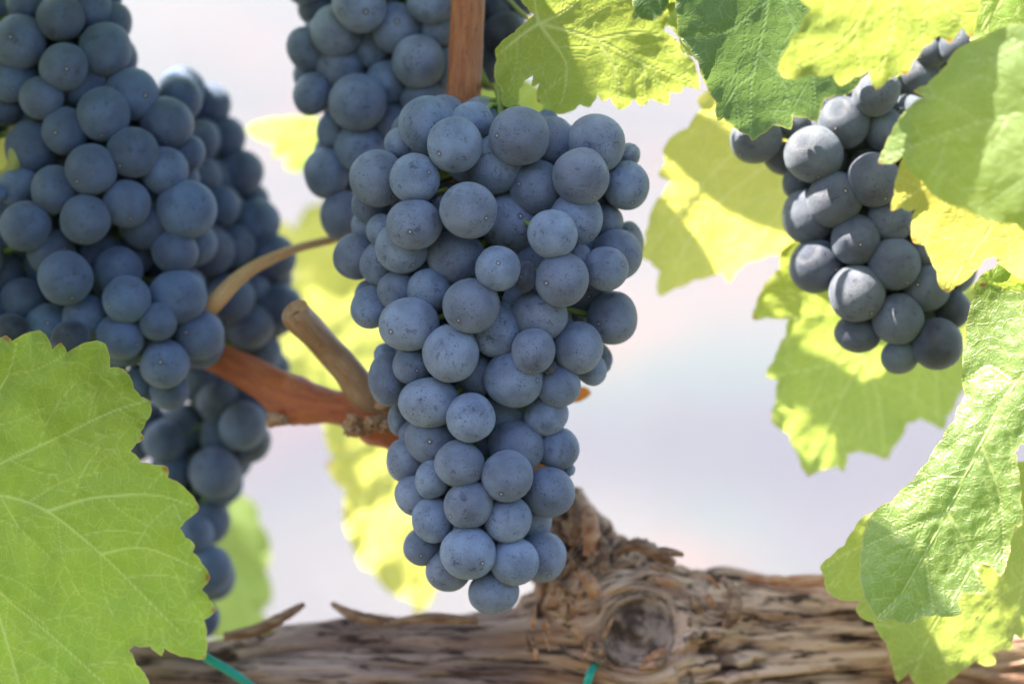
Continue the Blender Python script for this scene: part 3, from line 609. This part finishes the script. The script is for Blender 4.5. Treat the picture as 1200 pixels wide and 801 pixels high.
# ------------------------------------------------------------------ grapes
def grape_meshes(mat, pre, dark=False):
    out = []
    for k in range(5):
        bm = bmesh.new(); bmesh.ops.create_icosphere(bm, subdivisions=4, radius=1)
        for v in bm.verts:
            n = v.co.copy(); f = 1+.045*noise.noise(n*1.0+Vector((k*5, 0, 0)))
            if k == 4: f *= 1-.10*abs(noise.noise(n*3.0)) 
            rr = math.hypot(n.x, n.y)
            if n.z > 0: f += -.018*math.exp(-(rr/.10)**2) + .022*math.exp(-(rr/.022)**2)
            v.co = n*f
        me = bpy.data.meshes.new(pre); bm.to_mesh(me); bm.free(); smooth(me); me.materials.append(mat); out.append(me)
    return out
MG = {k: grape_meshes(m, 'grape') for k, m in dict(main=G_MAIN, left=G_LEFT, right=G_RIGHT, dark=G_DARK).items()}
def bunch(label, items, kind, d0, axis, half, seed, extra=50, stuff_cap=100, tight=.83, stem=None, tilt=0.0, fill_ok=None):
    """items: (px, py, rx, ry, layer[, kind]) ; axis: [(y, cx, halfwidth)...]"""
    rnd = random.Random(seed)
    ys = [a[0] for a in axis]
    cxf = lambda y: float(np.interp(y, ys, [a[1] for a in axis])); wf = lambda y: float(np.interp(y, ys, [a[2] for a in axis]))
    kk = K*(D+d0)
    placed = []
    items = sorted([tuple(i) for i in items], key=lambda t: t[4])
    for it in items:
        x, y, rx, ry, lay = it[:5]; kd = it[5] if len(it) > 5 else kind
        W = max(wf(y), 30); u = min(.98, abs(x-cxf(y))/W)
        gr = 1+.15*min(lay, 1.5)/1.5; rx *= gr; ry *= gr; rr = (rx+ry)/2
        dd = d0 - math.sqrt(1-u*u)*W*kk*.62 + lay*rr*kk*.55 + rnd.uniform(-.001, .001) + tilt*(y-400)/100
        for (px, py, pd, pr) in placed:
            need = tight*(rr+pr)*kk; dxy = math.hypot(px-x, py-y)*kk
            if dxy < need:
                rq = math.sqrt(need*need-dxy*dxy)
                if dd < pd+rq and dd > pd-rq*.4: dd = pd+rq*(.92)
                elif dd < pd+rq: dd = pd+rq*.92
        placed.append((x, y, dd, rr))
        yield_item = (x, y, rx, ry, dd, kd); out_items.append(yield_item) if False else None
        it_list.append(yield_item)
    front = list(it_list); it_list.clear()
    root = empty('grape_bunch', P(cxf(ys[0]), ys[0], d0)); tag(root, label, 'grape bunch', 'bunches of grapes')
    # berries filling the inside and the far side of the bunch
    fill = []; tries = 0
    lim = extra
    while len(fill) < lim and tries < 26000:
        tries += 1; y = rnd.uniform(ys[0]+22, ys[-1]-58); r = rnd.uniform(25, 30); W = max(wf(y)-r*.95, 4); x = cxf(y)+rnd.uniform(-1, 1)*W
        if fill_ok and not fill_ok(x, y): continue
        u = min(1, abs(x-cxf(y))/max(W, 1)); dd = d0 + (rnd.uniform(-.25, .85) if tries > 4000 else rnd.uniform(-.15, .25))*math.sqrt(1-u*u*.9)*wf(y)*kk*.8 + tilt*(y-400)/100
        ok = True
        for (px, py, pd, pr) in placed:
            if (px-x)**2+(py-y)**2+((pd-dd)/kk)**2 < ((.74 if tries > 4000 else .66)*(pr+r))**2 or (dd < pd and (px-x)**2+(py-y)**2 < (pr+r)**2*.6): ok = False; break
        if ok: placed.append((x, y, dd, r)); fill.append((x, y, r, r, dd, kind))
    def place(o, x, y, rx, ry, dd):
        s = K*(D+dd); n = Vector((rnd.uniform(-1.2, 1.2), -1, rnd.uniform(-1.7, .5))).normalized()
        qz = n.to_track_quat('Z', 'Y').to_matrix().to_4x4() @ Matrix.Rotation(rnd.uniform(0, 6.28), 4, 'Z')
        sc = Matrix.Diagonal((rx*s, (rx+ry)*.5*s, ry*s, 1))
        ms = qz.to_3x3(); 
        # squash in view axes, then spin the skin
        M = Matrix.Translation(P(x, y, dd)) @ cam.rotation_euler.to_matrix().to_4x4() @ Matrix.Diagonal((rx*s, ry*s, (rx+ry)*.5*s, 1)) @ cam.rotation_euler.to_matrix().to_4x4().inverted() @ qz
        return M
    nvis = 0; rest = bmesh.new()
    for (x, y, rx, ry, dd, kd) in front+fill:
        kd2 = kd
        me = MG[kd2][rnd.randrange(4)] if rx > 15 else MG[kd2][4]
        M = place(None, x, y, rx, ry, dd)
        if nvis < stuff_cap:
            o = link('grape', me, root); nvis += 1
            o.matrix_parent_inverse = Matrix.Translation(-root.location)
            # bake rotation+non-uniform scale without shear loss: use a rotated frame
            o.matrix_basis = M
            if rx < 15: o['label'] = 'tiny shrivelled dark berry'
        else:
            t = MG[kind][rnd.randrange(4)].copy(); t.transform(M); rest.from_mesh(t); bpy.data.meshes.remove(t)
    if len(rest.verts):
        me = bpy.data.meshes.new('grape'); rest.to_mesh(me); me.materials.clear(); me.materials.append(PACK[kind]); smooth(me)
        o = link('grape', me, root); o['kind'] = 'stuff'; o['label'] = 'grapes packed at the back of the bunch'
    rest.free()
    # stalk down the middle with short side stems
    sp = [(cxf(y), y, d0+tilt*(y-400)/100, 4.5) for y in np.linspace(ys[0], ys[-1]-35, 7)]
    if stem: sp = stem + sp
    me = px_tube('stalk', sp, 10, 6)
    bm = bmesh.new(); bm.from_mesh(me)
    for (x, y, rx, ry, dd, kd) in front+fill:
        cx = cxf(y-15); a = P(cx, min(max(y-18, ys[0]), ys[-1]), d0+tilt*(y-400)/100); b = P(x, y, dd); dv = b-a
        if dv.length < .004: continue
        b2 = a+dv*(1-rx*kk/dv.length*.9) if dv.length > rx*kk else a
        mid = (a+b2)/2+Vector((0, 0, .002))
        t = tube_mesh('t', [a, mid, b2], [.0009, .0007, .0011], 6); bm.from_mesh(t); bpy.data.meshes.remove(t)
    bm.to_mesh(me); bm.free(); smooth(me); link('stalk', me, root, M_RACHIS)
    return root
it_list = []; out_items = []
def fr2(L): return [(330+x/2.2244, y/2.2244, r/2.2244, (r2 if r2 else r)/2.2244, lay, *k) for (x, y, r, r2, lay, *k) in L]
def fr3(L): return [(400+x/2.0, 330+y/2.0, r/2.0, (r2 if r2 else r)/2.0, lay, *k) for (x, y, r, r2, lay, *k) in L]
MAIN = [(525,575,24,26,1.9),(619,582,24,26,1.9),(540,640,20,22,2.2),(622,306,25,25,1.9),(692,346,24,24,1.9),(640,230,22,24,2.0),(520,270,20,24,2.2),(600,400,22,24,2.2),(566,560,20,24,2.0)] + fr2([(381,326,68,72,1.0),(451,378,71,75,0),(251,465,62,75,.8),(348,466,66,67,0),(345,585,72,66,.2),(488,547,74,76,0),(556,430,74,73,.6),(620,354,77,75,.5),(495,318,50,46,2.2),(310,375,38,36,2.2),
 (705,370,52,62,1.6),(820,372,76,70,.6),(665,488,64,66,.9),(780,460,74,70,.5),(898,484,56,60,.9),(595,580,68,76,1.0),(768,570,62,70,.9),(707,610,66,64,.1),(315,645,68,60,.9),(455,672,72,66,.8),
 (564,700,57,62,.1),(636,722,26,40,.6,'dark'),(731,728,71,72,0),(846,700,56,56,.5),(872,665,60,62,1.2),(195,668,40,64,1.6),(258,685,46,54,1.3),(225,590,36,44,2.0),(235,535,52,36,1.8),(262,600,34,40,1.7),
 (385,757,52,58,.7),(302,758,48,50,1.2),(235,778,36,46,1.7),(850,580,34,42,1.8),(903,405,26,32,2.2),(830,530,30,42,1.9),(740,345,18,22,2.5),(775,668,28,34,1.4),(610,640,40,50,2.2),(905,640,30,60,2.2),(640,790,60,50,1.6),(690,320,30,30,2.6)]) + \
 fr3([(304,57,69,62,.1),(158,100,72,61,.3),(256,168,66,69,.15),(450,162,51,56,0),(465,78,62,54,.9),(365,112,58,60,1.2),(635,85,56,60,.7),(555,155,54,59,.6),(405,228,69,64,.5),(166,196,44,40,1.1),(110,228,37,60,1.3),
 (205,283,74,54,.4),(303,318,53,61,.2),(508,243,50,46,.9),(480,312,52,40,1.1),(385,308,54,48,1.2),(213,372,64,51,.7),(277,427,61,54,.2),(388,455,60,61,.15),(410,387,66,54,.8),(510,391,44,48,.8),(213,462,34,42,1.3),
 (152,420,34,54,1.3),(172,500,33,50,1.3),(215,557,42,54,.8),(298,522,60,54,.3),(390,557,54,52,.7),(488,492,56,56,.7),(297,635,67,63,.0),(405,655,55,56,.4),(470,645,46,62,.9),(190,620,36,46,1.2),(250,675,50,46,.9),
 (357,727,62,46,.5),(450,565,34,50,1.3),(587,205,30,36,1.6),(105,172,26,26,2.0),(132,322,20,34,2.0),(70,60,31,56,1.5),(555,75,26,36,1.9),(322,215,38,46,1.7),(487,200,17,17,.4,'dark'),(165,355,20,34,1.9),(345,390,28,30,2.2),(535,440,12,14,2),(600,180,26,40,2.0),(330,690,20,30,2.0)])
bunch('large ripe blue-grey grape bunch hanging front and centre, in sharp focus', MAIN, 'main', .014, [(112,585,60),(160,585,140),(250,585,165),(330,580,158),(400,575,140),(480,560,112),(560,562,100),(640,568,86),(715,575,55)], None, 11, extra=70, tilt=.0,
      stem=[(556,70,.038,5),(570,100,.03,5)])
def fr1(L): return [(x/2.003, y/2.003, r/2.003, (r2 if r2 else r)/2.003, lay, *k) for (x, y, r, r2, lay, *k) in L]
LEFT = fr1([(142,42,57,55,0),(45,98,62,65,.2),(150,157,58,56,.1),(247,115,60,61,.5),(210,18,46,50,1),(30,190,54,46,.9),(97,230,52,48,.4),(243,268,62,64,.1),(310,222,60,60,.7),(153,307,55,56,.2),(311,357,61,60,.1),(392,290,61,60,.5),
 (75,348,62,60,.7),(213,398,62,61,0),(385,400,54,54,.6),(128,445,50,54,.8),(298,478,54,54,.5),(200,515,62,58,.1),(60,530,60,60,.1),(438,492,70,69,.1),(340,530,56,50,.9),(410,590,54,46,.8),(153,652,66,63,0),(278,637,58,54,.4),
 (297,703,60,52,.1),(418,697,70,62,.1),(370,755,46,44,0),(283,790,60,52,.1),(200,745,50,52,.6),(120,768,62,46,.7),(55,705,52,50,.8),(120,590,56,50,.9),(45,440,44,46,.9),(420,235,50,50,1.1),(270,50,34,44,1.4),(195,205,50,46,1.2),
 (310,600,48,44,1.2),(465,785,56,60,.4),(230,590,52,46,1.1),(15,255,44,34,1.1),(0,450,14,26,.5),(25,775,46,38,.3,'dark'),(165,790,48,34,.3,'dark'),(60,10,40,40,1.2),(440,360,34,42,1.3),(5,640,46,50,1.2),(5,20,30,36,1.6),(5,575,18,30,1.3),(-60,60,60,60,.7),(-70,190,58,60,.7),(-60,330,50,50,1.4),(-55,600,58,60,.7),(-50,720,56,58,.7),(-110,480,56,60,1.0),(-60,460,50,50,1.7)]) + \
 [(193,426,29,29,.1),(142,403,30,27,.1),(234,401,27,31,.4),(198,456,25,20,.7),(163,452,14,22,1.3),(120,432,26,26,1.2),(60,425,28,28,1),(0,420,28,28,1),(100,440,26,26,1.5)]
bunch('big blue grape bunch at the upper left, cut off by the left border', LEFT, 'left', .046, [(-30,60,80),(60,70,110),(200,90,150),(300,100,160),(400,110,140),(480,130,90)], None, 12, extra=75, fill_ok=lambda x, y: not (x < 40 and 140 < y < 210))
def fr8(L): return [(x/1.8176, 360+y/1.8176, r/1.8176, (r2 if r2 else r)/1.8176, lay, *k) for (x, y, r, r2, lay, *k) in L]
BACK = fr1([(440,215,54,56,.5),(485,332,40,52,.8),(488,418,44,50,.6),(535,485,34,50,.9),(500,588,62,64,.3),(565,580,38,54,1.0),(450,310,36,46,1.4),(555,700,56,54,.4),(605,685,36,48,1),(575,765,58,46,.7),(505,700,46,46,1.3),(540,640,40,46,1.3)]) + \
 fr8([(440,160,50,44,.5),(478,200,50,40,.3),(530,252,48,54,.2),(545,40,52,44,.6),(565,95,46,46,.9),(495,60,46,46,1.2),(590,130,32,42,1.3),(362,285,46,44,.3),(306,298,26,30,.9),(375,350,46,40,.4),(470,352,55,54,.1),(455,455,46,50,.3),(422,485,42,50,.1),(458,560,48,56,.1),(450,665,26,36,.7),(400,255,44,46,1.3),(320,240,40,40,1.4),(480,275,36,44,1.5),(430,300,30,40,1.6),(555,205,30,36,1.2),(395,345,34,40,1.0)])
BACK = [(t[0]-7, *t[1:]) for t in BACK]
bunch('darker blurred grape bunch with a long hanging tail, behind the left bunch', BACK, 'left', .082, [(90,225,40),(180,240,75),(300,265,85),(400,270,90),(480,260,80),(560,235,60),(640,243,45),(735,248,25)], None, 13, extra=60, tilt=.0)
TOP = fr2([(203,15,74,68,0),(143,80,68,66,.3),(302,75,66,66,.3),(390,8,65,50,.2),(235,128,50,44,1.1),(150,170,66,50,.7),(357,160,70,68,.1),(62,130,40,58,.9),(80,245,42,58,.8),(198,268,78,74,0),(275,215,54,52,1.1),(205,385,66,60,.5),
 (117,452,57,68,.3),(160,563,55,68,.3),(370,255,62,42,.7),(295,325,46,52,1.1),(130,340,34,44,1.2),(90,20,44,46,.9),(410,75,46,40,1.2),(425,180,34,60,1.2),(550,35,42,40,.8,'dark'),(605,15,48,44,1,'dark'),(585,95,62,60,.6,'dark'),(530,185,34,46,1.1,'dark'),(183,460,34,40,1.2),(300,410,50,50,1.6),(60,-40,50,50,.8),(250,-90,66,66,.4),(150,-80,60,60,.8),(380,-110,66,66,.5),(480,-70,60,60,1),(560,-70,60,60,1),(300,-190,60,60,.8),(430,-210,60,60,.8),(520,-170,60,60,.8)])
bunch('shaded grape bunch at the top edge, behind the upright cane and middle bunch', TOP, 'main', .052, [(-110,480,60),(0,480,125),(90,450,110),(180,415,55),(290,402,28)], None, 14, extra=40)
def fr4(L): return [(850+x/1.78, y/1.78, r/1.78, (r2 if r2 else r)/1.78, lay, *k) for (x, y, r, r2, lay, *k) in L]
RIGHT = fr4([(395,120,44,40,.9),(360,150,44,40,1.2),(440,140,44,44,.9),(500,60,44,44,1.0),(385,240,44,40,1.0),(120,330,36,30,1.5),(64,290,58,42,.7),(140,258,42,24,1.1),(184,322,61,58,.2),(248,255,54,53,.3),(212,212,34,34,.9),(315,196,56,36,.5),(330,268,40,46,.6),(228,415,57,58,.2),(310,375,55,57,.1),(172,452,50,56,.8),(152,380,28,34,1.4),(272,500,50,52,.3),
 (190,555,52,57,.5),(353,550,56,56,0),(345,458,48,42,.7),(275,612,60,58,.1),(360,665,52,54,.2),(276,695,46,36,.9),(442,717,55,54,0,'dark'),(365,742,42,32,.7),(420,600,50,46,.6),(470,645,38,40,.7,'dark'),(430,105,38,36,.4),(485,95,38,42,.3),
 (400,160,48,46,.8),(415,530,28,30,.8),(370,215,46,40,1.2),(280,165,40,36,1.2),(300,450,34,34,1.5),(470,560,50,50,1),(420,400,50,50,1),(420,300,50,50,1.1),(480,200,50,50,1.1),(540,130,50,50,1),(430,480,46,46,1.4),(450,30,50,50,.9),(540,30,50,50,1),(350,90,50,50,1.2),(540,-30,50,50,1),(460,-60,50,50,1)])
bunch('dusty dark grape bunch at the upper right with sunlit left cheeks, half hidden by leaves', RIGHT, 'right', .030, [(-40,1110,60),(80,1070,90),(180,1020,110),(280,1020,90),(370,1050,75),(430,1070,50)], None, 15, extra=34)
# thin stalk carrying the left bunch
sk = empty('bunch_stalk', P(395, 280, .05)); tag(sk, 'thin curved tan stalk arching from the left bunch towards the middle bunch', 'stalk')
cane('stalk', [(180,420,.07,10),(215,388,.045,11),(248,358,.038,11),(275,330,.040,9),(300,312,.044,7.5),(345,292,.050,5.5),(400,278,.060,5),(450,262,.066,5),(545,210,.040,5)], M_STALK, sk, seed=12, amp=.07)
tg = empty('leaf_stalk', P(10, 200, .05)); tag(tg, 'short yellow stalk among the left grapes at the left border', 'stalk')
cane('stalk', [(-30,215,.045,6),(4,206,.036,6.5),(16,196,.030,8),(20,172,.030,9),(30,150,.032,7),(60,140,.045,5)], M_PETIOLE, tg, seed=15)
# ------------------------------------------------------------------ teal ties
def tie(pts, label):
    me = px_tube('plant_tie', pts, 14, 10); o = link('plant_tie', me, None, M_TIE)
    tag(o, label, 'tie', 'teal ties around the woody arm'); smooth(me); return o
tie([(195,742,.062,5.5),(215,752,.040,5.5),(240,769,.032,5.5),(268,785,.030,5.5),(295,804,.034,5.5),(330,835,.045,5.5),(345,862,.065,5.5)], 'long teal plastic tie crossing the wood at the lower left')
tie([(668,860,.060,5),(676,835,.038,5),(688,800,.028,5),(692,788,.029,5),(697,780,.036,5)], 'short end of teal plastic tie under the middle bunch at the bottom edge')
# ------------------------------------------------------------------ leafy canopy out of view, its leaves and gaps set to steer the sun
def canopy():
    rnd = random.Random(21); bm = bmesh.new(); cl = bm.loops.layers.uv.new('UVMap'); ca = bm.verts.layers.float_color.new('leafdata')
    def lf(c, nrm, size):
        q = nrm.to_track_quat('Z', 'Y') ; sp = rnd.uniform(0, 6.28); n = 30; vs = []
        ctr = bm.verts.new(c+nrm*size*.08); ctr[ca] = (1, 0, .5, 1); 
        for k in range(n):
            a = 2*math.pi*k/n; lobe = .72+.22*abs(math.cos(a*2.5))+(.05 if k % 2 else -.05); 
            if abs(a-math.pi) < .25: lobe *= .45
            v = bm.verts.new(c+q @ Vector((math.cos(a+sp)*lobe*size, math.sin(a+sp)*lobe*size, -.12*size*math.cos(2*a)))); v[ca] = (.1, 0, .02, 1); vs.append(v)
        for k in range(n):
            f = bm.faces.new((ctr, vs[k], vs[(k+1) % n])); f.smooth = True
            for l in f.loops: l[cl].uv = (l.vert.co.x*40, l.vert.co.z*40+l.vert.co.y*20)
    base = P(600, 400, 0)
    for k in range(CAN_N):
        x = rnd.uniform(-.62, .40); z = rnd.uniform(.13, .55); y = rnd.uniform(.0, .26)
        c = base+Vector((x, y, z))
        # gap that lets the sun reach the right-hand leaves
        if any(((c-g)-SDIR*(c-g).dot(SDIR)).length < gr for g, gr in GAPS): continue
        lf(c, (SDIR*.6+Vector((rnd.uniform(-.8, .8), rnd.uniform(-.8, .8), rnd.uniform(-.4, .9)))).normalized(), rnd.uniform(.038, .062))
    def clear(c): return all(((c-g)-SDIR*(c-g).dot(SDIR)).length > gr for g, gr in GAPS)
    for tgt, n, sp in ((P(690, 150, -.005), 40, .030), (P(590, 190, .0), 90, .05), (P(480, 60, .05), 45, .04), (P(80, 600, 0), 70, .05), (P(100, 200, .04), 50, .05), (P(570, 520, .01), 30, .04)):  # extra unseen leaves added along the sun's path to shade these targets
        for k in range(n):
            c = tgt + SDIR*rnd.uniform(.16, .50) + Vector((rnd.gauss(0, sp), rnd.gauss(0, sp), rnd.gauss(0, sp)))
            q = c-P(600, 400, 0)
            if abs(q.x) < .24 and q.z < .155: continue
            if clear(c): lf(c, (SDIR+Vector((rnd.uniform(-.4, .4), rnd.uniform(-.4, .4), rnd.uniform(-.3, .4)))).normalized(), rnd.uniform(.036, .050))
    me = bpy.data.meshes.new('vine_shade_canopy'); bm.to_mesh(me); bm.free()
    o = link('vine_shade_canopy', me, None, LF_FRONT); tag(o, 'leafy vine canopy above the bunches, unseen, its leaves set to shade them', 'foliage', kind='stuff')
CAN_N = 430; GAPS = [(P(1115, 545, -.02), .060), (P(1110, 150, -.05), .09), (P(850, 250, .06), .06), (P(1030, 40, -.05), .095), (P(1180, 60, -.04), .08), (P(450, 600, .135), .085), (P(1100, 700, .02), .05), (P(1010, 400, .06), .07), (P(390, 380, .24), .06), (P(1000, 460, .06), .06), (P(1150, 440, -.02), .06), (P(985, 310, .01), .055), (P(560, 100, .05), -1)]
canopy()

# ------------------------------------------------------------------ vine row added out of view behind the viewer to block front light
def blocker_row():
    rnd = random.Random(8); bm = bmesh.new(); cl = bm.loops.layers.uv.new('UVMap'); ca = bm.verts.layers.float_color.new('leafdata')
    for k in range(6500):
        x = rnd.uniform(-7, 7); y = rnd.gauss(-2.85, .2); z = .55+1.65*rnd.random()**.8+.12*noise.noise(Vector((x, 0, 0)))
        nrm = Vector((rnd.uniform(-1, 1), rnd.uniform(-1, 1), rnd.uniform(-.2, 1))).normalized(); q = nrm.to_track_quat('Z', 'Y'); sz = rnd.uniform(.055, .10); sp = rnd.uniform(0, 6.3); c = Vector((x, y, z))
        vs = []
        for j in range(10):
            a = j*.6283; rr = sz*(1.0 if j % 2 == 0 else .72)
            v = bm.verts.new(c+q @ Vector((math.cos(a+sp)*rr, math.sin(a+sp)*rr, -.1*sz*math.cos(2*a)))); v[ca] = (.1, 0, .1, 1); vs.append(v)
        f = bm.faces.new(vs); f.smooth = True
        for l in f.loops: l[cl].uv = (l.vert.co.x*12, l.vert.co.z*12)
    me = bpy.data.meshes.new('vine_row_blocker'); bm.to_mesh(me); bm.free()
    tag(link('vine_row_blocker', me, None, LF_DARK), 'unseen leafy vine row added to block light from the front', 'foliage', kind='stuff')
blocker_row()
